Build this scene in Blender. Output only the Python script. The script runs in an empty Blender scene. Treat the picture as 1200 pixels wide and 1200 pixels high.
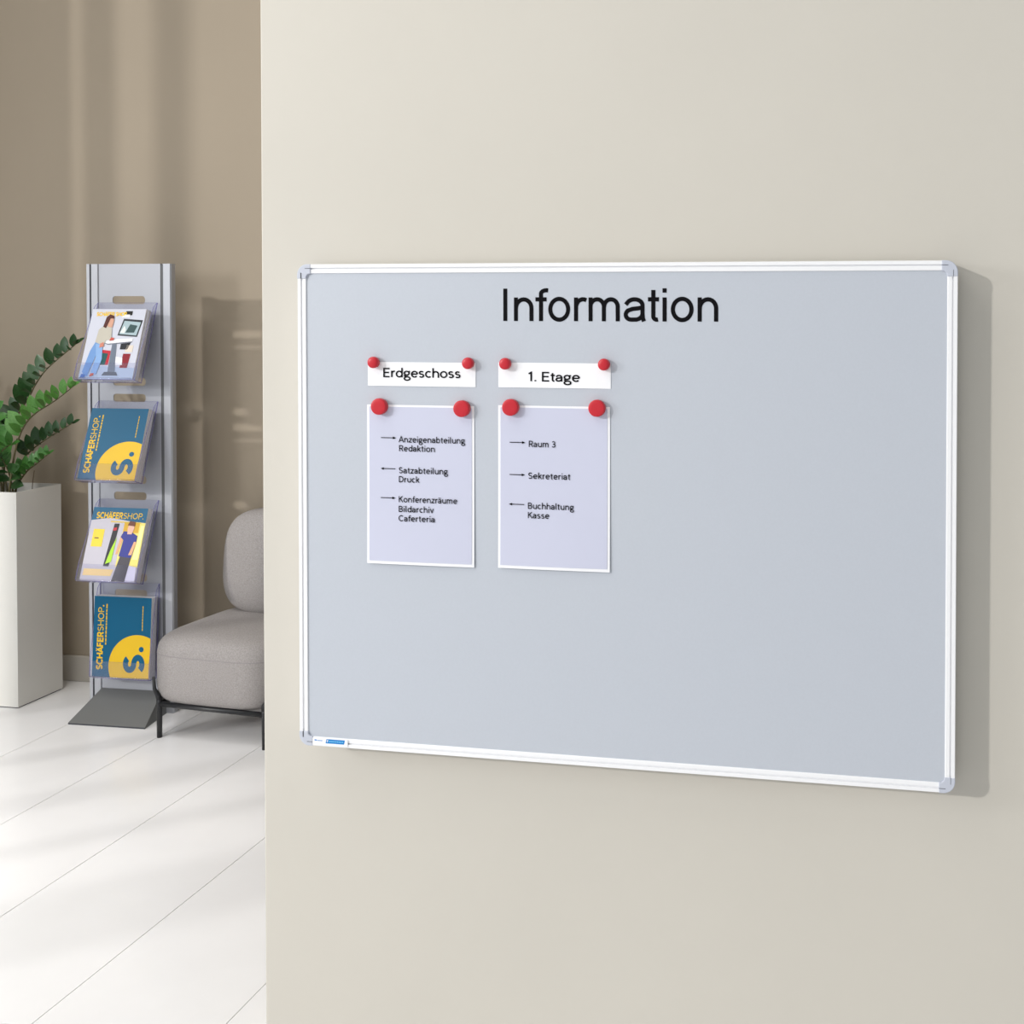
import bpy, bmesh, math, random
from mathutils import Matrix, Vector
random.seed(7)
PI = math.pi
SC = bpy.context.scene
COL = SC.collection

# ------------------------------------------------------------------ camera
YAW, PITCH, ROLL = -0.1888, -0.0196, 0.0014
fw = Vector((math.sin(YAW)*math.cos(PITCH), math.cos(YAW)*math.cos(PITCH), math.sin(PITCH)))
rt = Vector((math.cos(YAW), -math.sin(YAW), 0))
up = rt.cross(fw)
rt2 = math.cos(ROLL)*rt + math.sin(ROLL)*up
up2 = rt2.cross(fw)
cd = bpy.data.cameras.new('camera'); cam = bpy.data.objects.new('camera', cd); COL.objects.link(cam)
cd.sensor_width = 36; cd.sensor_fit = 'HORIZONTAL'; cd.lens = 1409.98/1200*36
cd.shift_x = (600-814.7)/1200; cd.shift_y = -(600-391.06)/1200
cd.clip_start = 0.05
M = Matrix((rt2, up2, -fw)).transposed().to_4x4(); M.translation = Vector((1.1475, -2.0602, 1.45))
cam.matrix_world = M
SC.camera = cam

# ------------------------------------------------------------------ world, lights, exposure
w = bpy.data.worlds.new('sky'); SC.world = w; w.use_nodes = True
bg = w.node_tree.nodes['Background']; bg.inputs[0].default_value = (0.90, 0.95, 1.0, 1); bg.inputs[1].default_value = 0.60
SUN_DIR = Vector((1.08, 1.0, -0.46)).normalized()
sl = bpy.data.lights.new('sun', 'SUN'); sl.energy = 1.18; sl.angle = math.radians(2.0); sl.color = (1.0, 0.98, 0.95)
so = bpy.data.objects.new('sun', sl); COL.objects.link(so); so.rotation_euler = SUN_DIR.to_track_quat('-Z', 'Y').to_euler(); so.location = (-6, -6, 5)
def area(name, loc, target, sx, sy, power, color=(1, 1, 1)):
    l = bpy.data.lights.new(name, 'AREA'); l.shape = 'RECTANGLE'; l.size = sx; l.size_y = sy; l.energy = power; l.color = color
    o = bpy.data.objects.new(name, l); COL.objects.link(o); o.location = loc
    o.rotation_euler = (Vector(target)-Vector(loc)).to_track_quat('-Z', 'Z').to_euler()
    return o
area('window_daylight', (-2.75, -1.7, 2.05), (0.3, 0.2, 1.1), 0.9, 0.9, 40, (0.96, 0.98, 1.0))
area('overhead_fill', (-1.2, -1.2, 4.0), (-1.2, -0.6, 0), 2.0, 2.0, 42, (1.0, 0.97, 0.93))  # added, unseen: soft fill from overhead for the roofed room
dl = area('floor_fill', (-1.45, 0.45, 4.1), (-1.45, 0.45, 0), 0.9, 0.9, 5.5, (1.0, 0.98, 0.97)); dl.data.spread = math.radians(52)  # unseen lamp added to brighten the floor
SC.view_settings.view_transform = 'Standard'; SC.view_settings.look = 'None'
SC.view_settings.gamma = 1; SC.view_settings.exposure = 0.07; SC.view_settings.use_curve_mapping = False

# ------------------------------------------------------------------ materials
def srgb(r, g, b):
    f = lambda c: (c/12.92 if c <= .04045 else ((c+.055)/1.055)**2.4)
    return (f(r/255), f(g/255), f(b/255), 1)
def mat(name, col, rough=.5, metal=0, noise=0, nscale=60, bump=0, bscale=200, coat=0, spec=.5, trans=0):
    m = bpy.data.materials.new(name); m.use_nodes = True; nt = m.node_tree; b = nt.nodes['Principled BSDF']
    b.inputs['Base Color'].default_value = col; b.inputs['Roughness'].default_value = rough; b.inputs['Metallic'].default_value = metal
    b.inputs['Specular IOR Level'].default_value = spec
    if coat: b.inputs['Coat Weight'].default_value = coat; b.inputs['Coat Roughness'].default_value = .08
    if trans:
        b.inputs['Subsurface Weight'].default_value = 0
    if noise or bump:
        tc = nt.nodes.new('ShaderNodeTexCoord')
    if noise:
        n = nt.nodes.new('ShaderNodeTexNoise'); n.inputs['Scale'].default_value = nscale; n.inputs['Detail'].default_value = 5
        nt.links.new(tc.outputs['Object'], n.inputs['Vector'])
        r = nt.nodes.new('ShaderNodeMapRange'); r.inputs[1].default_value = .3; r.inputs[2].default_value = .7
        r.inputs[3].default_value = 1-noise; r.inputs[4].default_value = 1+noise
        nt.links.new(n.outputs['Fac'], r.inputs[0])
        v = nt.nodes.new('ShaderNodeVectorMath'); v.operation = 'SCALE'; v.inputs[0].default_value = col[:3]
        nt.links.new(r.outputs[0], v.inputs['Scale']); nt.links.new(v.outputs[0], b.inputs['Base Color'])
    if bump:
        n2 = nt.nodes.new('ShaderNodeTexNoise'); n2.inputs['Scale'].default_value = bscale; n2.inputs['Detail'].default_value = 3
        nt.links.new(tc.outputs['Object'], n2.inputs['Vector'])
        bp = nt.nodes.new('ShaderNodeBump'); bp.inputs['Strength'].default_value = bump; bp.inputs['Distance'].default_value = .002
        nt.links.new(n2.outputs['Fac'], bp.inputs['Height']); nt.links.new(bp.outputs['Normal'], b.inputs['Normal'])
    return m
def acrylic(name, tint, alpha=0.0):
    m = bpy.data.materials.new(name); m.use_nodes = True; nt = m.node_tree
    for n in list(nt.nodes):
        if n.type != 'OUTPUT_MATERIAL': nt.nodes.remove(n)
    out = [n for n in nt.nodes if n.type == 'OUTPUT_MATERIAL'][0]
    t = nt.nodes.new('ShaderNodeBsdfTransparent'); t.inputs[0].default_value = tint
    g = nt.nodes.new('ShaderNodeBsdfGlossy'); g.inputs['Roughness'].default_value = .06; g.inputs[0].default_value = (1, 1, 1, 1)
    f = nt.nodes.new('ShaderNodeFresnel'); f.inputs[0].default_value = 1.5
    mx = nt.nodes.new('ShaderNodeMixShader'); gb = nt.nodes.new('ShaderNodeNewGeometry'); mr = nt.nodes.new('ShaderNodeMapRange'); mr.inputs[3].default_value = 1.49; mr.inputs[4].default_value = 1/1.49
    nt.links.new(gb.outputs['Backfacing'], mr.inputs[0]); nt.links.new(mr.outputs[0], f.inputs[0]); nt.links.new(f.outputs[0], mx.inputs[0]); nt.links.new(t.outputs[0], mx.inputs[1]); nt.links.new(g.outputs[0], mx.inputs[2])
    last = mx
    if alpha:
        d = nt.nodes.new('ShaderNodeBsdfDiffuse'); d.inputs[0].default_value = (tint[0]*.8, tint[1]*.8, tint[2]*.9, 1)
        m2 = nt.nodes.new('ShaderNodeMixShader'); m2.inputs[0].default_value = alpha
        nt.links.new(mx.outputs[0], m2.inputs[1]); nt.links.new(d.outputs[0], m2.inputs[2]); last = m2
    nt.links.new(last.outputs[0], out.inputs[0])
    return m
MT = dict(
    wall=mat('painted_wall', srgb(206, 201, 191), .85, noise=.012, nscale=3, bump=.06, bscale=160),
    taupe=mat('taupe_wall', srgb(168, 155, 137), .85, noise=.02, nscale=2, bump=.05, bscale=160),
    ceiling=mat('ceiling_paint', srgb(236, 236, 232), .9),
    skirting=mat('skirting_paint', srgb(196, 190, 180), .5),
    tile=mat('floor_tile', srgb(242, 241, 241), .27, noise=.015, nscale=6, bump=.01, bscale=30),
    grout=mat('grout', srgb(176, 170, 164), .8),
    frame=mat('white_aluminium', srgb(246, 246, 248), .35, metal=.0, coat=.2),
    cap=mat('grey_plastic', srgb(196, 200, 212), .4),
    panel=mat('grey_panel', srgb(192, 197, 206), .45, noise=.012, nscale=260, bump=.03, bscale=700),
    ink=mat('black_ink', srgb(18, 17, 20), .9, spec=.1),
    paper=mat('white_paper', srgb(247, 247, 250), .6),
    insert=mat('lavender_film', srgb(204, 206, 225), .4),
    red=mat('red_plastic', srgb(196, 26, 42), .42),
    redface=mat('red_magnet_face', srgb(214, 38, 54), .35, coat=.1),
    alu=mat('silver_aluminium', srgb(174, 176, 182), .42, metal=.3),
    alupanel=mat('silver_sheet', srgb(166, 168, 175), .45, metal=.3),
    sgap=mat('grey_gap_shade', srgb(92, 93, 95), .6),  # shade of the right post's slot, put into the colour
    dgap=mat('dark_gap', srgb(52, 54, 60), .6),  # also carries the shade of the cap grooves and left slot
    steel=mat('grey_powder_steel', srgb(112, 113, 112), .5, metal=.1),
    acr=acrylic('clear_acrylic', (.96, .96, .985, 1), .012),
    acre=acrylic('acrylic_edge', (.42, .40, .68, 1), .35),
    pages=mat('magazine_pages', srgb(228, 226, 228), .6),
    planter=mat('white_planter', srgb(228, 226, 220), .45),
    soil=mat('potting_soil', srgb(52, 42, 34), .95, noise=.4, nscale=90, bump=.8, bscale=90),
    leaf=mat('leaf_green', srgb(62, 116, 44), .42, noise=.25, nscale=14),
    leafd=mat('leaf_dark_green', srgb(38, 76, 32), .4, noise=.25, nscale=14),
    leafl=mat('leaf_light_green', srgb(84, 138, 58), .45, noise=.2, nscale=14),
    stem=mat('stem_brown', srgb(88, 82, 48), .5),
    stick=mat('twig', srgb(120, 100, 80), .7),
    fabric=mat('grey_upholstery', srgb(159, 154, 152), .95, noise=.16, nscale=260, bump=.6, bscale=420, spec=.15),
    seam=mat('seam', srgb(150, 145, 146), .95, spec=.1),
    black=mat('black_metal', srgb(30, 31, 34), .4),
    winframe=mat('window_frame_paint', srgb(120, 118, 116), .5),
)
PR = {}
def pm(r, g, b):
    k = (r, g, b)
    if k not in PR: PR[k] = mat('print_%02x%02x%02x' % k, srgb(r, g, b), .35, spec=.2)
    return PR[k]

# ------------------------------------------------------------------ mesh helpers
class MB:
    def __init__(s): s.v = []; s.f = []; s.m = []; s.mats = []; s.sm = []
    def mi(s, m):
        if m not in s.mats: s.mats.append(m)
        return s.mats.index(m)
    def add(s, vs, fs, m, T=None, smooth=False):
        o = len(s.v)
        for p in vs:
            p = Vector(p); s.v.append(tuple(T @ p if T else p))
        k = s.mi(m)
        for f in fs: s.f.append([o+i for i in f]); s.m.append(k); s.sm.append(smooth)
    def box(s, a, b, m, T=None):
        x0, y0, z0 = a; x1, y1, z1 = b
        vs = [(x0,y0,z0),(x1,y0,z0),(x1,y1,z0),(x0,y1,z0),(x0,y0,z1),(x1,y0,z1),(x1,y1,z1),(x0,y1,z1)]
        s.add(vs, [(0,3,2,1),(4,5,6,7),(0,1,5,4),(1,2,6,5),(2,3,7,6),(3,0,4,7)], m, T)
    def prism(s, pts, vec, m, me=None, T=None):
        # pts: planar polygon (3-D), vec: extrusion vector; me = material of the rim
        n = len(pts); vec = Vector(vec)
        a = [Vector(p) for p in pts]; b = [p+vec for p in a]
        s.add(a+b, [tuple(range(n)), tuple(range(2*n-1, n-1, -1))], m, T)
        s.add(a+b, [(i, i+n, (i+1) % n+n, (i+1) % n) for i in range(n)], me or m, T)
    def tube(s, pts, r, m, n=8, T=None, caps=True):
        P = [Vector(p) for p in pts]; rs = r if isinstance(r, (list, tuple)) else [r]*len(P)
        vs = []; nrm = None
        for i, p in enumerate(P):
            t = (P[min(i+1, len(P)-1)]-P[max(i-1, 0)]).normalized()
            if nrm is None: nrm = t.orthogonal().normalized()
            nrm = (nrm-t*nrm.dot(t)).normalized(); bn = t.cross(nrm)
            for k in range(n):
                a = 2*PI*k/n; vs.append(p+(nrm*math.cos(a)+bn*math.sin(a))*rs[i])
        fs = [(i*n+k, i*n+(k+1) % n, (i+1)*n+(k+1) % n, (i+1)*n+k) for i in range(len(P)-1) for k in range(n)]
        s.add(vs, fs, m, T, True)
        if caps: s.add([vs[k] for k in range(n)], [tuple(range(n-1, -1, -1))], m, T); s.add([vs[-n+k] for k in range(n)], [tuple(range(n))], m, T)
    def build(s, name, parent=None, loc=None, bevel=0, fix=True):
        me = bpy.data.meshes.new(name); me.from_pydata(s.v, [], s.f)
        for m in s.mats: me.materials.append(m)
        me.polygons.foreach_set('material_index', s.m); me.polygons.foreach_set('use_smooth', s.sm)
        me.update()
        if fix:
            bm = bmesh.new(); bm.from_mesh(me); bmesh.ops.remove_doubles(bm, verts=bm.verts, dist=1e-6)
            bmesh.ops.recalc_face_normals(bm, faces=bm.faces); bm.to_mesh(me); bm.free()
        o = bpy.data.objects.new(name, me); COL.objects.link(o)
        if parent: o.parent = parent
        if loc: o.location = loc
        if bevel:
            b = o.modifiers.new('bevel', 'BEVEL'); b.width = bevel; b.segments = 2; b.limit_method = 'ANGLE'; b.angle_limit = math.radians(40)
        return o
def tag(o, label=None, cat=None, group=None, kind=None):
    if label: o['label'] = label
    if cat: o['category'] = cat
    if group: o['group'] = group
    if kind: o['kind'] = kind
    return o
def empty(name, loc=(0, 0, 0), rz=0, **k):
    o = bpy.data.objects.new(name, None); COL.objects.link(o); o.location = loc; o.rotation_euler = (0, 0, rz); o.empty_display_size = .05
    return tag(o, **k)

# ------------------------------------------------------------------ stroke lettering
def arc(cx, cy, rx, ry, a0, a1, n=None):
    n = n or max(4, int(abs(a1-a0)/15))
    return [(cx+rx*math.cos(math.radians(a0+(a1-a0)*i/n)), cy+ry*math.sin(math.radians(a0+(a1-a0)*i/n))) for i in range(n+1)]
def dot(x, y, r=.05): return [(x-r, y), (x+r, y)]
A_ = [[(.045, .375)]+arc(.215, .31, .165, .15, 155, 0)+[(.38, .0)], [(.38, .285), (.21, .262)]+arc(.18, .15, .13, .11, 90, 270)+[(.24, .045), (.33, .09), (.38, .15)]]
G = {
 'I': (.28, [[(.14, 0), (.14, .7)]]),
 'n': (.55, [[(.09, 0), (.09, .5)], arc(.275, .275, .185, .185, 180, 0)+[(.46, 0)]]),
 'm': (.82, [[(.09, 0), (.09, .5)], arc(.245, .305, .155, .155, 180, 0)+[(.40, 0)], arc(.555, .305, .155, .155, 180, 0)+[(.71, 0)]]),
 'r': (.34, [[(.09, 0), (.09, .5)], arc(.26, .27, .17, .19, 180, 72)]),
 'o': (.56, [arc(.28, .25, .21, .215, 0, 360)]),
 'e': (.53, [[(.07, .26), (.46, .26)], arc(.27, .25, .2, .215, 3, 318)]),
 'c': (.49, [arc(.27, .25, .2, .215, 48, 312)]),
 's': (.46, [arc(.225, .358, .135, .104, 32, 270)+arc(.225, .144, .15, .11, 88, -148)]),
 'u': (.55, [[(.09, .5), (.09, .22)]+arc(.275, .22, .185, .185, 180, 360), [(.46, .5), (.46, 0)]]),
 'i': (.2, [[(.1, 0), (.1, .5)], [(.1, .62), (.1, .71)]]),
 't': (.33, [[(.15, .63), (.15, .13)]+arc(.25, .13, .1, .1, 180, 280), [(.03, .46), (.29, .46)]]),
 'f': (.3, [arc(.27, .57, .12, .12, 75, 180)+[(.15, 0)], [(.03, .46), (.29, .46)]]),
 'l': (.22, [[(.09, .73), (.09, .12)]+arc(.17, .12, .08, .085, 180, 270)]),
 'b': (.56, [[(.09, 0), (.09, .73)], arc(.285, .25, .195, .215, 0, 360)]),
 'd': (.56, [[(.47, 0), (.47, .73)], arc(.275, .25, .195, .215, 0, 360)]),
 'h': (.55, [[(.09, 0), (.09, .73)], arc(.275, .275, .185, .185, 180, 0)+[(.46, 0)]]),
 'k': (.48, [[(.09, 0), (.09, .73)], [(.42, .5), (.12, .22)], [(.2, .28), (.45, 0)]]),
 'v': (.46, [[(.03, .5), (.23, .03), (.43, .5)]]),
 'z': (.46, [[(.06, .46), (.4, .46), (.06, .04), (.42, .04)]]),
 'g': (.52, [arc(.24, .32, .165, .145, 0, 360), [(.36, .42), (.47, .47)], [(.14, .2), (.09, .13), (.13, .065), (.3, .045)]+arc(.27, -.085, .2, .13, 80, -270)]),
 'a': (.48, A_),
 '\u00e4': (.48, A_+[dot(.12, .61), dot(.31, .61)]),
 'A': (.64, [[(.03, 0), (.32, .68), (.61, 0)], [(.14, .22), (.5, .22)]]),
 '\u00c4': (.64, [[(.03, 0), (.32, .62), (.61, 0)], [(.14, .2), (.5, .2)], dot(.2, .76), dot(.44, .76)]),
 'E': (.56, [[(.5, .04), (.1, .04), (.1, .66), (.5, .66)], [(.1, .36), (.46, .36)]]),
 'F': (.53, [[(.1, 0), (.1, .66), (.48, .66)], [(.1, .35), (.44, .35)]]),
 'R': (.6, [[(.1, 0), (.1, .66), (.3, .66)]+arc(.33, .495, .17, .165, 90, -90)+[(.1, .33)], [(.32, .33), (.54, 0)]]),
 'P': (.57, [[(.1, 0), (.1, .66), (.3, .66)]+arc(.33, .49, .17, .17, 90, -90)+[(.1, .32)]]),
 'B': (.6, [[(.1, .04), (.1, .66), (.3, .66)]+arc(.32, .51, .15, .15, 90, -90)+[(.1, .36)], [(.3, .36)]+arc(.33, .2, .18, .16, 90, -90)+[(.08, .04)]]),
 'D': (.66, [[(.1, .04), (.1, .66), (.3, .66)]+arc(.3, .35, .27, .31, 90, -90)+[(.08, .04)]]),
 'S': (.57, [arc(.28, .505, .18, .155, 30, 270)+arc(.28, .195, .2, .155, 88, -148)]),
 'C': (.66, [arc(.36, .35, .28, .31, 45, 315)]),
 'H': (.68, [[(.1, 0), (.1, .7)], [(.57, 0), (.57, .7)], [(.1, .36), (.57, .36)]]),
 'K': (.6, [[(.1, 0), (.1, .7)], [(.53, .7), (.12, .32)], [(.24, .42), (.57, 0)]]),
 'O': (.76, [arc(.38, .35, .3, .31, 0, 360)]),
 '1': (.36, [[(.04, .55), (.2, .66), (.2, 0)]]),
 '3': (.52, [arc(.24, .51, .16, .15, 150, -90)+[(.17, .36)], arc(.24, .2, .19, .16, 90, -150)]),
 '.': (.2, [[(.1, .0), (.1, .1)]]),
 ' ': (.26, []),
}
def ribbon(path, hw):
    P = [Vector((p[0], p[1])) for p in path]; Q = []
    for p in P:
        if not Q or (p-Q[-1]).length > 1e-4: Q.append(p)
    P = Q; n = len(P); closed = (P[0]-P[-1]).length < 1e-3 and n > 3
    vs = []; fs = []
    for i in range(n):
        a = P[i]-P[i-1] if i > 0 else (P[0]-P[-2] if closed else P[1]-P[0])
        b = P[i+1]-P[i] if i < n-1 else (P[1]-P[0] if closed else P[-1]-P[-2])
        a = a.normalized(); b = b.normalized(); t = (a+b)
        t = t.normalized() if t.length > 1e-6 else a
        nn = Vector((-t.y, t.x)); c = max(.45, nn.dot(Vector((-a.y, a.x))))
        vs += [P[i]+nn*hw/c, P[i]-nn*hw/c]
    for i in range(n-1): fs.append((2*i, 2*i+1, 2*i+3, 2*i+2))
    return vs, fs
def text(mb, s, T, em, width=None, hw=.042, m=None, track=0, arial=False):
    """lay a word out on the plane of T (x right, y up); width = total width to fit"""
    m = m or MT['ink']
    adv = [G[c][0]+track for c in s]
    nat = (sum(adv)-adv[-1]+G[s[-1]][0]-.12)*em
    k = (width/nat) if width else 1
    x = -.06; lay = 0
    for c, a in zip(s, adv):
        for path in G[c][1]:
            h = hw
            if len(path) == 2 and abs(path[0][0]-path[1][0]) < .11 and c in ('i', '\u00e4', '.', '\u00c4') and (abs(path[1][1]-path[0][1]) < .12) and (path[0][1] > .55 or c == '.'):
                h = .055 if c != 'i' else hw*1.15
            vs, fs = ribbon(path, h); lay += 1
            mb.add([(((x+v.x)*em*k), v.y*em, -1.5e-5*(lay % 4)) for v in vs], fs, m, T)
        x += a
PLANE = lambda x, y, z: Matrix(((1, 0, 0, x), (0, 0, 1, y), (0, 1, 0, z), (0, 0, 0, 1))) @ Matrix.Scale(1, 4)   # local (x,y) -> world (x, ., z)

# ================================================================== the setting
WY = .055      # front face of the wall that carries the board
BY = 2.08      # back wall
CZ = 4.2       # ceiling
LX = -3.0      # left window wall
b = MB(); b.box((-.105, WY, 0), (4.6, WY+.14, CZ), MT['wall']); wb = b.build('wall_right', bevel=.003); tag(wb, kind='structure')
b = MB(); b.box((LX-.15, BY, 0), (4.6, BY+.12, CZ), MT['taupe']); tag(b.build('wall_back'), kind='structure')
b = MB(); b.box((LX-.4, -6.2, CZ), (4.6, BY+.12, CZ+.12), MT['ceiling']); tag(b.build('ceiling'), kind='structure')
b = MB(); b.box((LX, BY-.014, 0), (2.0, BY, .1), MT['skirting']); tag(b.build('baseboard_back', bevel=.004), kind='structure')
b = MB(); b.box((LX-.4, -6.2, -.12), (4.6, BY+.12, -.004), MT['grout']); fl = b.build('floor'); tag(fl, kind='structure')
# floor tiles, laid in lanes running away from the viewer
TW = .387; TL = 2.32
tb = MB(); tb.box((0, 0, -.006), (TW-.0018, TL-.0018, 0), MT['tile']); t0 = tb.build('tile', parent=fl, bevel=.0003)
first = True
for i in range(-5, 13):
    x = -1.399 + i*TW
    if x > 3.6: break
    off = .05
    for j in range(-3, 1):
        y = off + j*TL
        if y > BY: continue
        if first: o = t0; first = False
        else: o = t0.copy(); COL.objects.link(o)
        o.parent = fl; o.location = (x, y, 0)
# left wall: piers, lintel and mullions of a tall window
b = MB(); b.box((LX-.15, 1.247, 0), (LX, BY, CZ), MT['taupe']); b.box((LX-.15, -1.75, 0), (LX, -1.45, CZ), MT['taupe']); b.box((LX-.15, -6.2, 0), (LX, -5.3, CZ), MT['taupe'])
tag(b.build('wall_left'), kind='structure')
def window(name, y0, y1, mull):
    f = MB(); f.box((LX-.09, y0, 0), (LX-.03, y1, .06), MT['winframe']); f.box((LX-.09, y0, CZ-.06), (LX-.03, y1, CZ), MT['winframe'])
    o = f.build(name); tag(o, kind='structure')
    for a, c in mull:
        g = MB(); g.box((LX-.09, a, .06), (LX-.03, c, CZ-.06), MT['winframe']); g.build('mullion', parent=o)
window('window_1', -1.45, 1.247, [(1.043, 1.126), (.751, .839), (.02, .10), (-.56, -.42), (-1.0, -.92)])
window('window_2', -5.3, -1.75, [(-1.81, -1.75), (-5.3, -5.24)])

# ================================================================== the notice board
BZ = .6345; BW = 1.2012; BH = .8998
board = empty('notice_board', (0, 0, BZ), label='large grey notice board in white aluminium frame headed Information', cat='notice board')
b = MB(); b.box((.010, .0030, .010), (BW-.010, .020, BH-.010), MT['panel']); b.build('panel', board)
RW = .0172; CAPL = .027
prof = [(0, .004), (.001, 0), (.0068, 0), (.0074, .0035), (.0092, .0035), (.0098, .0008), (.0162, .0008), (RW, .0016), (RW, .040), (0, .040)]
def rail(p0, p1, inward):
    mb = MB(); p0 = Vector(p0); p1 = Vector(p1); inw = Vector(inward)
    pts = [p0+inw*a+Vector((0, d, 0)) for a, d in prof]
    mb.prism(pts, p1-p0, MT['frame']); return mb.build('frame_rail', board)
e = CAPL-.001
rail((e, 0, BH), (BW-e, 0, BH), (0, 0, -1)); rail((e, 0, 0), (BW-e, 0, 0), (0, 0, 1))
rail((0, 0, e), (0, 0, BH-e), (1, 0, 0)); rail((BW, 0, e), (BW, 0, BH-e), (-1, 0, 0))
for sx, sz in ((0, 0), (1, 0), (0, 1), (1, 1)):
    R = .020; pts = [(0, CAPL)]+[(R-R*math.cos(a*PI/16), R-R*math.sin(a*PI/16)) for a in range(0, 9)]+[(CAPL, 0), (CAPL, RW+.0008)]
    r2 = .007; pts += [(RW+.0008+r2-r2*math.sin(a*PI/12), RW+.0008+r2-r2*math.cos(a*PI/12)) for a in range(0, 7)]+[(RW+.0008, CAPL)]
    X = lambda u: u if not sx else BW-u
    Z = lambda v: v if not sz else BH-v
    mb = MB(); mb.prism([(X(u), -.0008, Z(v)) for u, v in pts], (0, .0415, 0), MT['cap'])
    c = mb.build('corner_cap', board, bevel=.0012)
    # dark strips standing in for the shade of the rail's groove across the cap
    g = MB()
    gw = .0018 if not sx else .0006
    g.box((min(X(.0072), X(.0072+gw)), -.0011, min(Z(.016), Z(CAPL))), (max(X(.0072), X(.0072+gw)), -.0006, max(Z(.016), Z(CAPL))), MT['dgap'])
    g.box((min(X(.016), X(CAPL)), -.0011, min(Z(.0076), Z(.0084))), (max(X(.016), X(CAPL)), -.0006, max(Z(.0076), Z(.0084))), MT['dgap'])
    g.build('groove_shade', c, fix=False)
for x in (.12, BW-.12):
    for z in (.1, BH-.1):
        mb = MB(); mb.box((x-.02, .02, z-.02), (x+.02, WY, z+.02), MT['cap']); mb.build('wall_bracket', board)
# heading
b = MB(); xs = [('I', .278), ('n', .556), ('f', .278), ('o', .556), ('r', .333), ('m', .833), ('a', .556), ('t', .278), ('i', .222), ('o', .556), ('n', .556)]
EMI = .0813
AR = {
 'I': [[(.139, 0), (.139, .716)]],
 'n': [[(.11, 0), (.11, .519)], [(.11, .27)]+arc(.29, .285, .178, .192, 165, 0)+[(.468, 0)]],
 'f': [arc(.262, .60, .125, .078, 72, 180)+[(.137, 0)], [(.01, .478), (.265, .478)]],
 'o': [arc(.278, .26, .204, .228, 0, 360, 36)],
 'r': [[(.11, 0), (.11, .519)], [(.11, .27)]+arc(.27, .30, .16, .18, 165, 62)],
 'm': [[(.11, 0), (.11, .519)], [(.11, .3)]+arc(.258, .32, .152, .158, 170, 0)+[(.410, 0)], [(.41, .3)]+arc(.568, .32, .152, .158, 170, 0)+[(.722, 0)]],
 'a': [[(.075, .362)]+arc(.27, .35, .178, .128, 150, 0)+[(.448, .16), (.458, .06), (.482, 0)], [(.446, .302), (.36, .285), (.22, .268), (.12, .232)]+arc(.192, .145, .118, .107, 140, 270)+arc(.27, .16, .176, .125, 285, 355)],
 't': [[(.137, .68), (.137, .12)]+arc(.215, .11, .078, .072, 180, 290), [(.018, .478), (.262, .478)]],
 'i': [[(.111, 0), (.111, .519)], [(.111, .622), (.111, .716)]],
}
x = .4028-.108*EMI
for ch, a in xs:
    for q, p in enumerate(AR[ch]):
        vs, fs = ribbon(p, .046 if len(p) > 2 else .0455)
        b.add([((x+v.x*EMI), .0025-q*3e-5, .7955+.0035*(0)+v.y*EMI) for v in vs], fs, MT['ink'])
    x += a*EMI*.991
o = b.build('heading_lettering', board, fix=False); tag(o, label='black heading reading Information')
# sticker with two small blue logos on the lower rail
b = MB(); b.box((.0275, -.0011, .0030), (.098, -.0006, .0162), MT['paper']); st = b.build('sticker', board); tag(st, label='white sticker with two small blue logos')
b = MB(); bl = pm(20, 130, 205)
b.add([(.0535, -.0013, .0072), (.0905, -.0013, .0072), (.0925, -.0013, .0150), (.0555, -.0013, .0150)], [(0, 1, 2, 3)], bl)
for k in range(9): b.add([(.0605+k*.0033, -.0015, .0098), (.0627+k*.0033, -.0015, .0098), (.0627+k*.0033, -.0015, .0126), (.0605+k*.0033, -.0015, .0126)], [(0, 1, 2, 3)], pm(120, 190, 235))
b.add([(.056, -.0015, .0095), (.0578, -.0015, .0095), (.059, -.0015, .0138), (.0572, -.0015, .0138)], [(0, 1, 2, 3)], MT['paper'])
b.add([(.031, -.0013, .0112), (.036, -.0013, .0108), (.0365, -.0013, .0128), (.0315, -.0013, .0132)], [(0, 1, 2, 3)], bl)
for k in range(5): b.add([(.0375+k*.002, -.0013, .0106), (.039+k*.002, -.0013, .0106), (.039+k*.002, -.0013, .0124), (.0375+k*.002, -.0013, .0124)], [(0, 1, 2, 3)], pm(110, 160, 215))
b.build('logo_print', st, fix=False)

# paper strips and sheets held on the board
YP = .0079     # panel surface is at .008
def strip(x0, x1, z0, z1, label, words):
    t = empty('heading_strip', (x0+.0021, .0022, z0), label=label, cat='paper strip', group='white paper strips on the notice board')
    b = MB(); n = 12
    vs = []; W = x1-x0; H = z1-z0
    for i in range(n+1):
        u = i/n
        for v in (0, 1): vs.append((W*u, -.0006*math.sin(u*PI)*(1-v), H*v))
    for i in range(n+1):
        u = i/n
        for v in (0, 1): vs.append((W*u, .0004-.0006*math.sin(u*PI)*(1-v), H*v))
    k = 2*(n+1); fs = []
    for i in range(n): fs += [(2*i, 2*i+2, 2*i+3, 2*i+1), (k+2*i, k+2*i+1, k+2*i+3, k+2*i+2), (2*i, k+2*i, k+2*i+2, 2*i+2), (2*i+1, 2*i+3, k+2*i+3, k+2*i+1)]
    b.add(vs, fs, MT['paper']); b.build('paper', t)
    b = MB()
    for s, tx, tz, em, wd, hw in words: text(b, s, PLANE(tx-x0, -.0011, tz-z0), em, wd, hw)
    b.build('lettering', t, fix=False)
strip(.1374, .3469, 1.3100, 1.3540, 'white paper strip reading Erdgeschoss under small red magnets', [('Erdgeschoss', .1685, 1.3262, .0240, .149, .052)])
strip(.3900, .5992, 1.3104, 1.3553, 'white paper strip reading 1. Etage under small red magnets', [('1. Etage'.replace('t', 't'), .4480, 1.3221, .0240, .0935, .052)])
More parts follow.
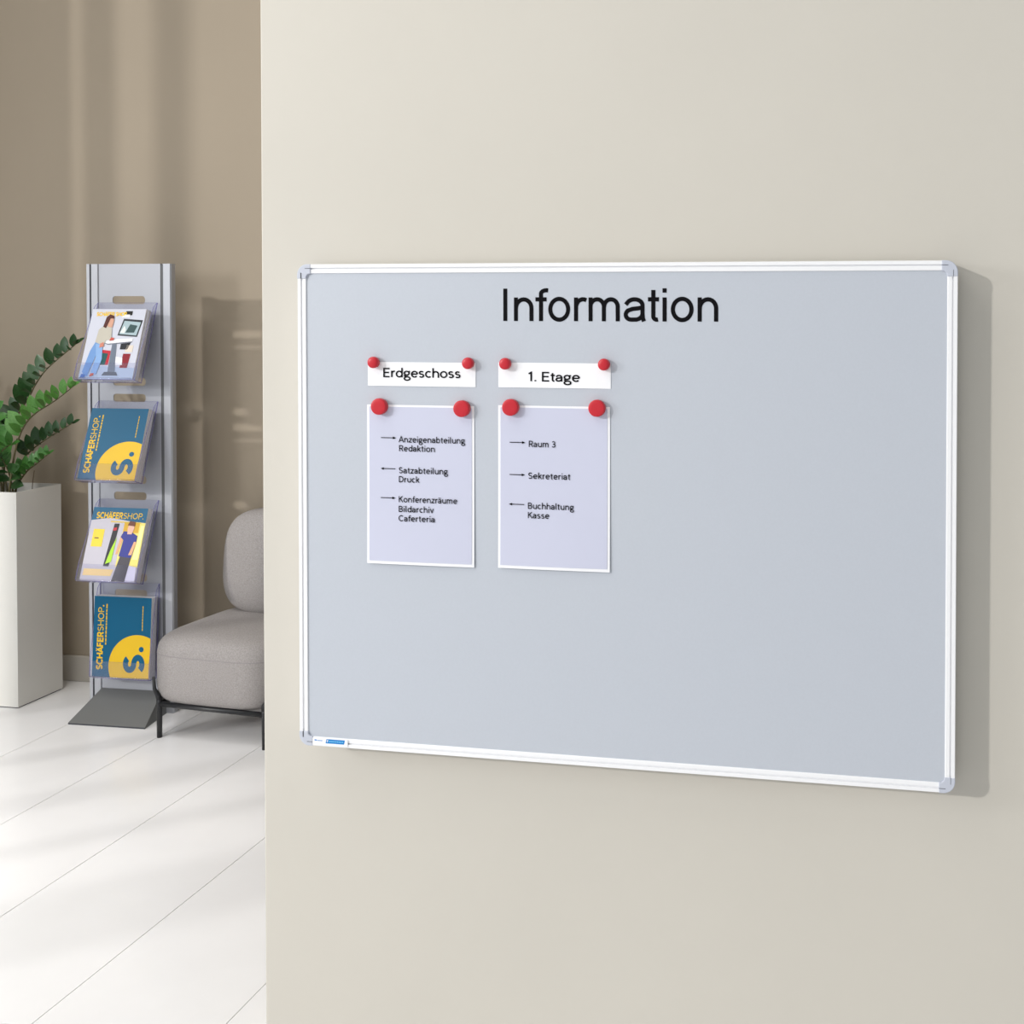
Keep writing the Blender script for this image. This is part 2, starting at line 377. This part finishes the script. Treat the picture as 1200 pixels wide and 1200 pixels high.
def sheet(x0, x1, z0, z1, label, lines, arrows):
    t = empty('information_sheet', (x0+.0021, .0024, z0), label=label, cat='information sheet', group='sheets of room directions on the notice board')
    W = x1-x0; H = z1-z0
    def yy(u, v): return -.0006 - .0035*(1-v)**2*(.35+.65*max(0, math.sin(u*PI*.8+.45)))
    def grid(name, a0, a1, c0, c1, dy, m, nx=18, nz=10, th=.0005):
        b = MB(); vs = []
        for lay in (0, th):
            for j in range(nz+1):
                for i in range(nx+1):
                    x = a0+(a1-a0)*i/nx; z = c0+(c1-c0)*j/nz
                    vs.append((x, yy(x/W, z/H)+dy+lay, z))
        q = (nx+1)*(nz+1); fs = []
        for j in range(nz):
            for i in range(nx):
                a = j*(nx+1)+i; fs += [(a, a+1, a+nx+2, a+nx+1), (q+a, q+a+nx+1, q+a+nx+2, q+a+1)]
        for i in range(nx): fs += [(i, q+i, q+i+1, i+1), (nz*(nx+1)+i, nz*(nx+1)+i+1, q+nz*(nx+1)+i+1, q+nz*(nx+1)+i)]
        for j in range(nz): a = j*(nx+1); c = a+nx; fs += [(a, a+nx+1, q+a+nx+1, q+a), (c, q+c, q+c+nx+1, c+nx+1)]
        b.add(vs, fs, m, smooth=False); return b.build(name, t)
    grid('sheet_border', 0, W, 0, H, 0, MT['paper'])
    o = grid('insert', .0045, W-.0045, .0055, H-.0038, -.0007, MT['insert']); tag(o, label='pale lavender insert')
    for s, tx, tz, wd in lines:
        b = MB(); z = tz-z0
        text(b, s, PLANE(tx-x0, yy((tx+wd/2-x0)/W, z/H)-.0013-.0004, z), .0158, wd, .050, track=.035)
        b.build('lettering', t, fix=False)
    for ax0, ax1, az, d in arrows:
        b = MB(); xa, xb, z = ax0-x0, ax1-x0, az-z0; y = yy((xa+xb)/2/W, z/H)-.0017
        b.add([(xa, y, z-.0007), (xb, y, z-.0007), (xb, y, z+.0007), (xa, y, z+.0007)], [(0, 1, 2, 3)], MT['ink'])
        tip, s = (xb+.001, -1) if d > 0 else (xa-.001, 1)
        b.add([(tip, y, z), (tip+s*.006, y, z-.0024), (tip+s*.006, y, z+.0024)], [(0, 1, 2)], MT['ink'])
        b.build('arrow', t, fix=False)
sheet(.1358, .3440, .9824, 1.2755, 'framed sheet listing Anzeigenabteilung, Redaktion, Satzabteilung, Druck and more',
      [('Anzeigenabteilung', .1995, 1.2071, .1268), ('Redaktion', .1995, 1.1906, .069), ('Satzabteilung', .1992, 1.1503, .0942), ('Druck', .1992, 1.1338, .039),
       ('Konferenzr\u00e4ume', .1990, 1.0972, .1126), ('Bildarchiv', .1990, 1.0792, .067), ('Caferteria', .1990, 1.0622, .0697)],
      [(.1638, .1922, 1.2149, 1), (.1643, .1922, 1.1581, -1), (.1634, .1913, 1.1045, 1)])
sheet(.3898, .5978, .9842, 1.2782, 'framed sheet listing Raum 3, Sekreteriat, Buchhaltung and Kasse',
      [('Raum 3', .4482, 1.2042, .0492), ('Sekreteriat', .4474, 1.1470, .0775), ('Buchhaltung', .4468, 1.0930, .0847), ('Kasse', .4468, 1.0762, .039)],
      [(.4117, .4403, 1.2118, 1), (.4116, .4397, 1.1537, 1), (.4115, .4396, 1.1003, -1)])

def lathe(mb, prof, m, n=28, mats=None):
    vs = []; fs = []
    for r, h in prof:
        for k in range(n): a = 2*PI*k/n; vs.append((r*math.cos(a), -h, r*math.sin(a)))
    for i in range(len(prof)-1):
        mb.add([], [], m)
        for k in range(n): fs.append((i*n+k, (i+1)*n+k, (i+1)*n+(k+1) % n, i*n+(k+1) % n))
    fs.append(tuple(range((len(prof)-1)*n, len(prof)*n))); fs.append(tuple(range(n-1, -1, -1)))
    mb.add(vs, fs, m, smooth=True)
def magnet(x, z, big, label):
    b = MB()
    if big: lathe(b, [(.0146, 0), (.0150, .0015), (.0152, .0085), (.0150, .0100), (.0143, .0108), (.0134, .0111), (.008, .0112), (.003, .0112)], MT['red'])
    else: lathe(b, [(.0098, 0), (.0103, .0015), (.0106, .0075), (.0103, .0092), (.0094, .0106), (.0075, .0116), (.004, .0121), (.0012, .0122)], MT['red'])
    o = b.build('round_magnet' if big else 'small_magnet', loc=(x+.0016, .0012, z))
    tag(o, label=label, cat='magnet', group='large red magnets holding the sheets' if big else 'small red magnets holding the strips')
magnet(.1523, 1.3532, 0, 'small red magnet at left end of the Erdgeschoss strip')
magnet(.3354, 1.3534, 0, 'small red magnet at right end of the Erdgeschoss strip')
magnet(.4059, 1.3533, 0, 'small red magnet at left end of the 1. Etage strip')
magnet(.5891, 1.3536, 0, 'small red magnet at right end of the 1. Etage strip')
magnet(.1637, 1.2725, 1, 'large red magnet at left top corner of the Anzeigenabteilung sheet')
magnet(.3237, 1.2712, 1, 'large red magnet at right top corner of the Anzeigenabteilung sheet')
magnet(.4162, 1.2751, 1, 'large red magnet at left top corner of the Raum 3 sheet')
magnet(.5765, 1.2762, 1, 'large red magnet at right top corner of the Raum 3 sheet')

# ================================================================== the brochure stand
SX, SY = -1.652, 1.80
TH = math.radians(1.5)
stand = empty('brochure_stand', (SX, SY, 0), TH, label='tall silver brochure stand with four clear acrylic holders', cat='brochure stand')
ST = 1.613
# side posts: extruded aluminium with a slot in the front
def post(x0, x1, slot):
    b = MB(); d0, d1 = 0.0, .032; s0, s1 = slot
    pts = [(x0+.004, d0), (s0, d0), (s0, d0+.012), (s1, d0+.012), (s1, d0), (x1-.004, d0), (x1, d0+.005), (x1, d1-.005), (x1-.005, d1), (x0+.005, d1), (x0, d1-.005), (x0, d0+.005)]
    b.prism([(x, y, 0) for x, y in pts], (0, 0, ST), MT['alu']); p = b.build('side_post', stand)
    g = MB(); g.box((s0+.0002, d0+(.004 if x0 < 0 else .001), .002), (s1-.0002, d0+.0118, ST-.003), MT['dgap'] if x0 < 0 else MT['sgap']); g.build('slot_shade', p)  # dark filling painted in place of the shade inside the slot
post(-.178, -.127, (-.1625, -.1555))
post(.1125, .158, (.1135, .128))
# front sheet with the handle slots: a filled 2-D outline with holes, made into a mesh
cu = bpy.data.curves.new('front_sheet', 'CURVE'); cu.dimensions = '2D'; cu.fill_mode = 'BOTH'; cu.extrude = .0015
def spl(pts):
    s = cu.splines.new('POLY'); s.points.add(len(pts)-1); s.use_cyclic_u = True
    for i, p in enumerate(pts): s.points[i].co = (p[0], p[1], 0, 1)
spl([(-.126, .02), (.112, .02), (.112, ST), (-.126, ST)])
for zc in (1.483, 1.426, 1.190, 1.1315, 1.073, .837, .778, .719, .484, .425, .366):
    hx, hz, r, cx = .064, .0145, .011, -.009
    pts = []
    for qx, qz, a0 in ((1, 1, 0), (-1, 1, 90), (-1, -1, 180), (1, -1, 270)):
        for k in range(5):
            a = math.radians(a0+k*22.5); pts.append((cx+qx*(hx-r)+r*math.cos(a), zc+qz*(hz-r)+r*math.sin(a)))
    spl(pts)
tmp = bpy.data.objects.new('front_sheet_curve', cu); COL.objects.link(tmp)
dg = bpy.context.evaluated_depsgraph_get(); dg.update()
me = bpy.data.meshes.new_from_object(tmp.evaluated_get(dg))
bpy.data.objects.remove(tmp); me.materials.clear(); me.materials.append(MT['alupanel'])
me.transform(Matrix.Rotation(PI/2, 4, 'X')); me.name = 'front_sheet'
fs_o = bpy.data.objects.new('front_sheet', me); COL.objects.link(fs_o); fs_o.parent = stand; fs_o.location = (0, .004, 0)
# wedge foot
b = MB()
b.add([(-.139, -.165, .006), (.155, -.165, .006), (.112, .0, .078), (-.126, .0, .078), (-.139, -.165, 0), (.155, -.165, 0), (.130, .0, 0), (-.130, .0, 0)],
      [(0, 1, 2, 3), (4, 7, 6, 5), (0, 4, 5, 1), (1, 5, 6, 2), (3, 2, 6, 7), (0, 3, 7, 4)], MT['steel'])
ft = b.build('foot', stand); tag(ft, label='grey sloping steel foot')
b = MB(); b.box((-.139, -.1662, 0), (.155, -.165, .0045), MT['dgap']); b.build('foot_edge', ft)
b = MB(); b.box((-.13, .032, 0), (.11, .16, .05), MT['steel']); b.build('rear_foot', stand)

TRAYS = [(1.473, 19, .298), (1.120, 19, .298), (.766, 19, .298), (.466, 4, .335)]
def local_to_stand(z, phi): return Matrix.Translation((-.009, -.002, z)) @ Matrix.Rotation(-math.radians(phi), 4, 'X')
for k, (tz, phi, L) in enumerate(TRAYS):
    T = local_to_stand(tz, phi); hw = .117; th = .0024; D = .046
    h = bpy.data.objects.new('acrylic_holder', None); COL.objects.link(h); h.parent = stand; h.matrix_local = T; h.empty_display_size = .03
    def part(name, pts, vec, mf='acr'):
        b = MB(); b.prism(pts, vec, MT[mf], MT['acre']); return b.build(name, h)
    part('back_plate', [(-hw, 0, 0), (hw, 0, 0), (hw, 0, -L), (-hw, 0, -L)], (0, -th, 0))
    side = [(-th, 0), (-.018, -.022), (-D, -L+.06), (-D, -L+.006), (-D+.006, -L), (-th, -L)]
    for s in (-1, 1):
        part('side_plate', [(s*hw, y, z) for y, z in side], (-s*th, 0, 0))
    part('front_lip', [(-hw+th, -D, -L+.06), (hw-th, -D, -L+.06), (hw-th, -D, -L+.006), (-hw+th, -D, -L+.006)], (0, th, 0))
    b = MB(); b.tube([(-hw+.004, -D+.003, -L+.004), (hw-.004, -D+.003, -L+.004)], .004, MT['acr'], 10); b.build('rolled_edge', h)
    part('bottom_plate', [(-hw+th, -th, -L), (hw-th, -th, -L), (hw-th, -D+.004, -L), (-hw+th, -D+.004, -L)], (0, 0, th))

# ------------------------------------------------------------------ magazines
BLUE = pm(12, 88, 122); YEL = pm(226, 184, 40)
def F2(y): return lambda x, z: (x, y, z)
def poly(b, pts, m, y):
    b.add([(p[0], y, p[1]) for p in pts], [tuple(range(len(pts)))], m)
def clip(pts, x1, z0):
    def cl(P, inside, inter):
        out = []
        for i in range(len(P)):
            a, c = P[i-1], P[i]
            if inside(c):
                if not inside(a): out.append(inter(a, c))
                out.append(c)
            elif inside(a): out.append(inter(a, c))
        return out
    P = cl(pts, lambda p: p[0] <= x1, lambda a, c: (x1, a[1]+(c[1]-a[1])*(x1-a[0])/(c[0]-a[0])))
    return cl(P, lambda p: p[1] >= z0, lambda a, c: (a[0]+(c[0]-a[0])*(z0-a[1])/(c[1]-a[1]), z0))
def cover_circle(b, W, H):
    poly(b, [(0, 0), (W, 0), (W, H), (0, H)], BLUE, 0)
    c = [(.176+.112*math.cos(a*PI/32), .042+.112*math.sin(a*PI/32)) for a in range(64)]
    poly(b, clip(c, W, 0), YEL, -.0003)
    rot = lambda x, z: Matrix(((0, -1, 0, x), (0, 0, 1, -.0006), (1, 0, 0, z), (0, 0, 0, 1)))
    text(b, 'S', rot(.199, .026), .104, .052, .095, BLUE)
    b.add([(.190+.0095*math.cos(a*PI/8), -.0006, .104+.0095*math.sin(a*PI/8)) for a in range(16)], [tuple(range(16))], BLUE)
    text(b, 'SCH\u00c4FER', rot(.040, .028), .033, .130, .085, YEL)
    text(b, 'SHOP', rot(.040, .163), .033, .082, .045, YEL)
    b.add([(.037+.003*math.cos(a*PI/4), -.0006, .252+.003*math.sin(a*PI/4)) for a in range(8)], [tuple(range(8))], YEL)
    rnd = random.Random(3); z = .115
    while z < .245:
        l = rnd.uniform(.006, .016); poly(b, [(.048, z), (.0525, z), (.0525, z+l), (.048, z+l)], YEL, -.0005); z += l+.003
    z = .17
    while z < .25:
        l = rnd.uniform(.005, .012); poly(b, [(.190, z), (.193, z), (.193, z+l), (.190, z+l)], YEL, -.0005); z += l+.002
def cover_office(b, W, H):
    poly(b, [(0, 0), (W, 0), (W, H), (0, H)], pm(206, 208, 220), 0)
    text(b, 'SCH\u00c4FER SHOP', PLANE(.020, -.0009, H-.026), .020, .115, .085, pm(250, 205, 60))
    S = lambda u, v: (u*W, v*H)
    def P(pts, c, lay): poly(b, [S(*p) for p in pts], pm(*c), -.0003*lay)
    P([(0, 0), (1, 0), (1, .16), (0, .2)], (176, 192, 214), 1)                      # floor
    P([(.56, .62), (.62, .86), (.98, .84), (.93, .6)], (50, 54, 58), 1)              # pinboard frame
    P([(.59, .64), (.64, .83), (.95, .81), (.91, .62)], (170, 190, 196), 2)
    P([(.7, .66), (.76, .78), (.9, .76), (.86, .66)], (60, 84, 84), 3); P([(.6, .66), (.66, .76), (.7, .7), (.68, .65)], (228, 232, 230), 3)
    P([(.60, .91), (.64, .97), (.76, .97), (.76, .91)], (38, 36, 36), 2); P([(.58, .88), (.6, .92), (.72, .92), (.72, .88)], (250, 248, 240), 3)
    P([(.33, .53), (.42, .56), (.86, .58), (.86, .53), (.42, .49)], (240, 240, 244), 4)   # table top
    P([(.33, .515), (.42, .485), (.86, .52), (.86, .535), (.42, .50)], (120, 124, 136), 5)
    P([(.52, .05), (.66, .05), (.58, .5), (.5, .5)], (110, 120, 136), 4)             # table column
    P([(.42, .05), (.72, .05), (.68, .1), (.46, .1)], (84, 92, 106), 5)
    P([(.26, .2), (.5, .2), (.5, .4), (.26, .42)], (190, 40, 56), 2); P([(.3, .2), (.44, .2), (.46, .36), (.34, .37)], (24, 84, 84), 3)
    P([(.72, .16), (.86, .16), (.88, .36), (.74, .36)], (140, 28, 42), 2); P([(.6, .2), (.76, .2), (.74, .3), (.6, .32)], (244, 244, 246), 3)
    P([(.66, .42), (.8, .42), (.84, .52), (.66, .5)], (40, 42, 48), 3); P([(.76, .38), (.9, .38), (.9, .48), (.78, .48)], (226, 214, 200), 3)
    P([(.1, .04), (.16, .04), (.27, .42), (.36, .5), (.2, .55), (.12, .4), (.05, .1)], (112, 152, 206), 6)     # jeans
    P([(.26, .06), (.32, .07), (.37, .28), (.33, .48), (.2, .5), (.25, .3), (.21, .1)], (138, 174, 220), 7)
    P([(.03, .01), (.12, .02), (.12, .06), (.05, .07)], (72, 110, 178), 8); P([(.2, .03), (.27, .05), (.28, .08), (.22, .08)], (190, 96, 84), 8)
    P([(.18, .52), (.34, .47), (.38, .55), (.47, .55), (.44, .72), (.3, .77), (.2, .7)], (196, 190, 176), 8)   # jumper
    P([(.36, .74), (.44, .73), (.45, .84), (.4, .88), (.34, .86), (.33, .78)], (214, 164, 140), 9)             # head
    P([(.27, .74), (.33, .72), (.36, .8), (.38, .86), (.45, .86), (.43, .9), (.36, .92), (.3, .88)], (86, 44, 38), 10)
    P([(.44, .54), (.52, .55), (.52, .58), (.46, .59)], (196, 88, 76), 10); P([(.28, .44), (.36, .46), (.34, .52), (.28, .5)], (206, 130, 110), 10)
def cover_work(b, W, H):
    S = lambda u, v: (u*W, v*H)
    def P(pts, c, lay): poly(b, [S(*p) for p in pts], pm(*c), -.0003*lay)
    P([(0, 0), (1, 0), (1, 1), (0, 1)], (196, 192, 202), 0)
    P([(0, .82), (.35, .86), (.7, .82), (1, .8), (1, 1), (0, 1)], (8, 92, 128), 1)
    text(b, 'SCH\u00c4FER', PLANE(.018, -.0009, H-.039), .030, .100, .085, YEL); text(b, 'SHOP.', PLANE(.122, -.0009, H-.039), .030, .078, .045, YEL)
    P([(.36, .80), (.92, .79), (.92, .805), (.36, .815)], (226, 196, 70), 3)
    P([(.08, .46), (.28, .46), (.28, .7), (.08, .7)], (250, 212, 60), 2); P([(.12, .57), (.2, .57), (.2, .585), (.12, .585)], (90, 80, 60), 3)
    P([(.60, .2), (1, .2), (1, .8), (.62, .8)], (240, 222, 120), 2); P([(.62, .66), (.9, .66), (.9, .8), (.62, .8)], (214, 168, 40), 3)
    P([(.88, .3), (.98, .3), (.99, .76), (.93, .76)], (252, 250, 160), 3)
    P([(.38, .2), (.48, .2), (.53, .78), (.44, .78)], (36, 36, 42), 3); P([(.44, .68), (.5, .69), (.5, .73), (.44, .72)], (196, 40, 48), 4)
    P([(.41, .23), (.51, .26), (.53, .6), (.46, .42)], (176, 226, 50), 4)
    P([(.04, .07), (.55, .07), (.58, .16), (.04, .16)], (240, 208, 140), 2)
    P([(.58, .0), (.66, .36), (.86, .34), (.82, .0)], (70, 66, 76), 5)                 # trousers
    P([(.63, .34), (.86, .32), (.9, .52), (.9, .62), (.78, .67), (.64, .68), (.6, .6), (.66, .56)], (46, 52, 140), 6)  # shirt
    P([(.56, .36), (.6, .37), (.66, .6), (.6, .62)], (226, 172, 130), 5); P([(.86, .54), (.91, .54), (.86, .36), (.8, .36)], (226, 172, 130), 7)
    P([(.71, .64), (.79, .64), (.82, .72), (.8, .79), (.72, .79), (.7, .72)], (230, 184, 162), 7)
    P([(.69, .76), (.82, .75), (.82, .81), (.72, .82)], (110, 60, 40), 8)
    P([(.8, .0), (1, .0), (.98, .2), (.84, .22)], (220, 216, 234), 3)
def magazine(tray, depth, cover, W, H, th, label, group, dx=0, dz=0):
    tz, phi, L = TRAYS[tray]
    T = local_to_stand(tz, phi) @ Matrix.Translation((-W/2+dx, -.0035-depth, -L+.0035+dz))
    o = MB(); o.box((0, -th, 0), (W, 0, H), MT['pages'])
    m = o.build('magazine', bevel=.0006)
    m.matrix_world = Matrix.Translation((SX, SY, 0)) @ Matrix.Rotation(TH, 4, 'Z') @ T
    tag(m, label=label, cat='magazine', group=group)
    CH0 = .286 if cover is cover_circle else H
    b = MB(); cover(b, W, CH0); c = b.build('cover', m, fix=False); c.location = (0, -th-.0003, 0); c.scale = (1, 1, H/CH0)
    return m
HT = .258
for k, (cov, W, nm, tr) in enumerate(((cover_office, .208, 'office furniture cover showing a woman at a desk', 'top holder'), (cover_circle, .222, 'blue cover with yellow circle', 'second holder from the top'), (cover_work, .212, 'workwear cover with navy shirt figure', 'third holder from the top'))):
    n = 3
    for j in range(n):
        thk = .011
        lab = 'front magazine in the %s, %s' % (tr, nm) if j == n-1 else ('magazine directly behind the front copy in the %s' % tr if j == n-2 else 'rearmost magazine in the %s, behind two copies' % tr)
        magazine(k, j*.0113, cov, W, HT, thk, lab, 'magazines in the %s' % tr, dx=(0, .003, 0)[j] if k == 0 else 0, dz=(.0, .0, 0)[j])
for j in range(3):
    lab = ('rearmost magazine in the lowest holder, behind two copies', 'magazine directly behind the front copy in the lowest holder', 'front magazine in the lowest holder, blue cover with yellow circle')[j]
    magazine(3, j*.0113, cover_circle, .224, .286, .011, lab, 'magazines in the lowest holder')

# ================================================================== potted plant
PX, PY = -2.195, 1.858
pot = empty('potted_plant', (PX, PY, 0), label='glossy green plant in tall white square planter', cat='potted plant')
b = MB(); s = .115; t = .008; H = .786
for (x0, y0, x1, y1) in ((-s, -s, s, -s+t), (-s, s-t, s, s), (-s, -s+t, -s+t, s-t), (s-t, -s+t, s, s-t)): b.box((x0, y0, .004), (x1, y1, H), MT['planter'])
b.box((-s+t, -s+t, .004), (s-t, s-t, .02), MT['planter'])
b.build('planter_box', pot, fix=False)
b = MB(); b.box((-s+.004, -s+.004, 0), (s-.004, s-.004, .004), MT['dgap']); b.build('planter_base', pot)
b = MB(); n = 10
vs = [(-s+t+(2*(s-t))*i/n, -s+t+(2*(s-t))*j/n, H-.035+random.uniform(-.004, .004)) for j in range(n+1) for i in range(n+1)]
b.add(vs, [(j*(n+1)+i, j*(n+1)+i+1, (j+1)*(n+1)+i+1, (j+1)*(n+1)+i) for j in range(n) for i in range(n)], MT['soil'], smooth=True); b.build('soil', pot, fix=False)
b = MB(); b.tube([(.055, .035, .74), (.057, .037, .80), (.062, .04, .845)], .0015, MT['stick'], 6); b.build('twig', pot)
leaf_me = {}
def leaf_mesh(m, k):
    key = (m.name, k)
    if key in leaf_me: return leaf_me[key]
    prof = [0, .52, .86, 1.0, 1.0, .93, .76, .44, 0]; n = len(prof)
    vs = []; fs = []
    for i, p in enumerate(prof):
        u = i/(n-1); hw = .25*p
        bend = -.10*u*u*(1+.5*k)
        vs += [(-hw, u, bend+.05*p), (0, u, bend-.0), (hw, u, bend+.05*p)]
    for i in range(n-1):
        for c in (0, 1):
            a = i*3+c; fs.append((a, a+1, a+4, a+3))
    me = bpy.data.meshes.new('leaf'); me.from_pydata(vs, [], fs); me.materials.append(m)
    me.polygons.foreach_set('use_smooth', [True]*len(fs)); me.update()
    leaf_me[key] = me
    return me
def interp(P, u):
    L = [0]
    for i in range(1, len(P)): L.append(L[-1]+(P[i]-P[i-1]).length)
    s = u*L[-1]
    for i in range(1, len(P)):
        if s <= L[i]+1e-9:
            k = (s-L[i-1])/max(1e-9, L[i]-L[i-1]); return P[i-1].lerp(P[i], k), (P[i]-P[i-1]).normalized()
    return P[-1], (P[-1]-P[-2]).normalized()
def smooth(P, it=2):
    for _ in range(it):
        Q = [P[0]]
        for i in range(len(P)-1): Q += [P[i].lerp(P[i+1], .25), P[i].lerp(P[i+1], .75)]
        P = Q+[P[-1]]
    return P
def frond(pts, n, size, m, up_dir, side_dir, start=.28, r=.0045, seed=0):
    rnd = random.Random(seed)
    P = smooth([Vector((x-PX, y-PY, z)) for x, y, z in pts])
    b = MB(); k = len(P); b.tube(P, [r*(1-.72*i/(k-1)) for i in range(k)], MT['stem'], 7)
    f = b.build('frond', pot)
    U = Vector(up_dir).normalized(); S = Vector(side_dir).normalized()
    for i in range(n):
        u = start+(1-start)*(i+.3)/n
        for side in (0, 1):
            p, t = interp(P, min(1, u+(.5*(1-start)/n if side else 0)))
            D = U if side == 0 else S
            D = (D-t*D.dot(t)).normalized()
            d = (D*1.0+t*(.35+.3*rnd.random()+.9*max(0, u-.8)*3)).normalized()
            nrm = Vector((.55, -.75, .25)) if side == 0 else Vector((.55, -.5, .7))
            nrm = (nrm+Vector((rnd.uniform(-.5, .5), rnd.uniform(-.35, .35), rnd.uniform(-.35, .35)))); nrm = (nrm-d*nrm.dot(d)).normalized()
            x = d.cross(nrm)
            sz = size*1.38*(1-.38*max(0, (u-.45)/.55))*(.86+.28*rnd.random())
            if side: sz *= .85
            me = leaf_mesh(m, rnd.randint(0, 2))
            o = bpy.data.objects.new('leaf', me); COL.objects.link(o); o.parent = f
            Mx = Matrix((x, d, nrm)).transposed().to_4x4() @ Matrix.Scale(sz, 4); Mx.translation = p
            o.matrix_local = Mx
    # terminal leaf
    p, t = P[-1], (P[-1]-P[-2]).normalized(); nrm = (Vector((0, -.7, .7))-t*Vector((0, -.7, .7)).dot(t)).normalized(); x = t.cross(nrm)
    o = bpy.data.objects.new('leaf', leaf_mesh(m, 0)); COL.objects.link(o); o.parent = f
    Mx = Matrix((x, t, nrm)).transposed().to_4x4() @ Matrix.Scale(size*.7, 4); Mx.translation = p-t*.008; o.matrix_local = Mx
B0 = .75
LD, LG, LL = MT['leafd'], MT['leaf'], MT['leafl']
frond([(-2.235, 1.86, B0), (-2.230, 1.86, .884), (-2.209, 1.86, .98), (-2.172, 1.86, 1.057), (-2.121, 1.86, 1.121), (-2.099, 1.86, 1.163), (-2.059, 1.86, 1.217), (-2.012, 1.86, 1.256), (-1.951, 1.86, 1.30), (-1.915, 1.86, 1.327)], 12, .060, LD, (-.6, -.1, .8), (.2, -.95, .25), .34, seed=1)
frond([(-2.160, 1.80, B0), (-2.152, 1.80, .82), (-2.138, 1.80, .90), (-2.122, 1.80, .962), (-2.100, 1.80, 1.012), (-2.070, 1.80, 1.05), (-2.030, 1.80, 1.080), (-1.979, 1.80, 1.106), (-1.926, 1.80, 1.141), (-1.880, 1.80, 1.176)], 9, .056, LL, (-.5, -.2, .85), (-.3, -.9, .3), .42, seed=2)
frond([(-2.200, 1.88, B0), (-2.190, 1.88, .834), (-2.165, 1.88, .892), (-2.125, 1.88, .928), (-2.063, 1.88, .968), (-2.009, 1.88, .998), (-1.950, 1.88, 1.030)], 8, .052, LD, (-.5, -.1, .85), (.1, -.95, .1), .38, seed=3)
frond([(-2.165, 1.83, B0), (-2.150, 1.83, .80), (-2.120, 1.83, .839), (-2.095, 1.83, .862), (-2.059, 1.83, .885), (-2.014, 1.83, .920)], 7, .046, LG, (-.4, -.1, .9), (-.2, -.95, .2), .3, seed=4)
frond([(-2.215, 1.79, B0), (-2.205, 1.77, .84), (-2.170, 1.75, .91), (-2.120, 1.74, .95), (-2.08, 1.73, .965)], 6, .062, LG, (-.5, -.2, .85), (.2, -.9, .35), .35, seed=5)
frond([(-2.215, 1.84, B0), (-2.235, 1.83, .88), (-2.245, 1.82, 1.00), (-2.23, 1.80, 1.10)], 7, .070, LG, (.9, -.2, .4), (-.9, -.3, .3), .3, seed=6)
frond([(-2.230, 1.88, B0), (-2.28, 1.90, .9), (-2.36, 1.92, 1.05), (-2.46, 1.94, 1.16), (-2.56, 1.95, 1.22)], 9, .062, LD, (.5, -.1, .85), (-.3, -.9, .3), .3, seed=7)
frond([(-2.24, 1.82, B0), (-2.30, 1.78, .86), (-2.37, 1.74, .95), (-2.46, 1.70, 1.01)], 8, .060, LG, (.4, -.1, .9), (-.3, -.9, .2), .3, seed=8)
frond([(-2.19, 1.86, B0), (-2.18, 1.84, .80), (-2.17, 1.81, .86), (-2.175, 1.78, .91)], 4, .066, LD, (.8, -.5, .2), (-.8, -.5, .2), .25, seed=9)

# ================================================================== lounge chair
CH = empty('lounge_chair', (-1.394, 1.578, 0), math.radians(-5), label='low light grey upholstered chair with thin black metal legs', cat='chair')
def sup(cx, cy, cz, a, bb, c, e1, e2, nu=48, nv=26, lean=0, squash=None):
    vs = []; f = lambda w, e: math.copysign(abs(w)**e, w)
    for j in range(1, nv):
        v = -PI/2+PI*j/nv
        for i in range(nu):
            u = 2*PI*i/nu
            x = a*f(math.cos(v), e1)*f(math.cos(u), e2); y = bb*f(math.cos(v), e1)*f(math.sin(u), e2); z = c*f(math.sin(v), e1)
            vs.append((cx+x, cy+y+lean*z, cz+z))
    vs += [(cx, cy-lean*c, cz-c), (cx, cy+lean*c, cz+c)]
    fs = [(j*nu+i, j*nu+(i+1) % nu, (j+1)*nu+(i+1) % nu, (j+1)*nu+i) for j in range(nv-2) for i in range(nu)]
    k = (nv-1)*nu
    fs += [(k, (i+1) % nu, i) for i in range(nu)]+[(k+1, (nv-2)*nu+i, (nv-2)*nu+(i+1) % nu) for i in range(nu)]
    return vs, fs
b = MB(); vs, fs = sup(.195, .238, .230, .244, .262, .127, .37, .40); b.add(vs, fs, MT['fabric'], smooth=True); seat = b.build('seat', CH)
def ring(z, grow):
    zz = (z-.230)/.127; cv = (1-abs(zz)**(2/.37))**(.37/2); pts = []
    for i in range(73):
        u = 2*PI*i/72; f = lambda w, e: math.copysign(abs(w)**e, w)
        pts.append((.195+(.244*cv+grow)*f(math.cos(u), .40), .238+(.262*cv+grow)*f(math.sin(u), .40), z))
    return pts
b = MB(); b.tube(ring(.285, -.0008), .0016, MT['seam'], 5, caps=False); b.build('seam', seat)
b = MB(); vs, fs = sup(.188, .395, .532, .205, .085, .190, .62, .62, lean=.10); b.add(vs, fs, MT['fabric'], smooth=True); b.build('backrest', CH)
zr = .114
b = MB(); loop = [(0, 0), (.412, 0), (.412, .47), (0, .47), (0, 0)]
for i in range(4): b.tube([(loop[i][0], loop[i][1], zr), (loop[i+1][0], loop[i+1][1], zr)], .009, MT['black'], 10)
b.build('seat_frame', CH)
for x, y in ((0, 0), (.412, 0), (0, .47), (.412, .47)):
    b = MB(); b.tube([(x, y, 0), (x, y, zr), (x, y, .135)], [.0085, .0095, .0095], MT['black'], 12)
    if y == 0:
        s = -1 if x == 0 else 1
        b.tube([(x, y, .13), (x+s*.002, y-.004, .145), (x+s*.016, y-.004, .165), (x+s*.021, y-.002, .205)], [.010, .009, .006, .0045], MT['black'], 8)
    b.build('leg', CH)
for x in (.035, .385):
    b = MB(); b.tube([(x, .455, zr), (x, .475, .30), (x, .45, .44), (x, .455, .52)], .008, MT['black'], 8); b.build('back_support', CH)
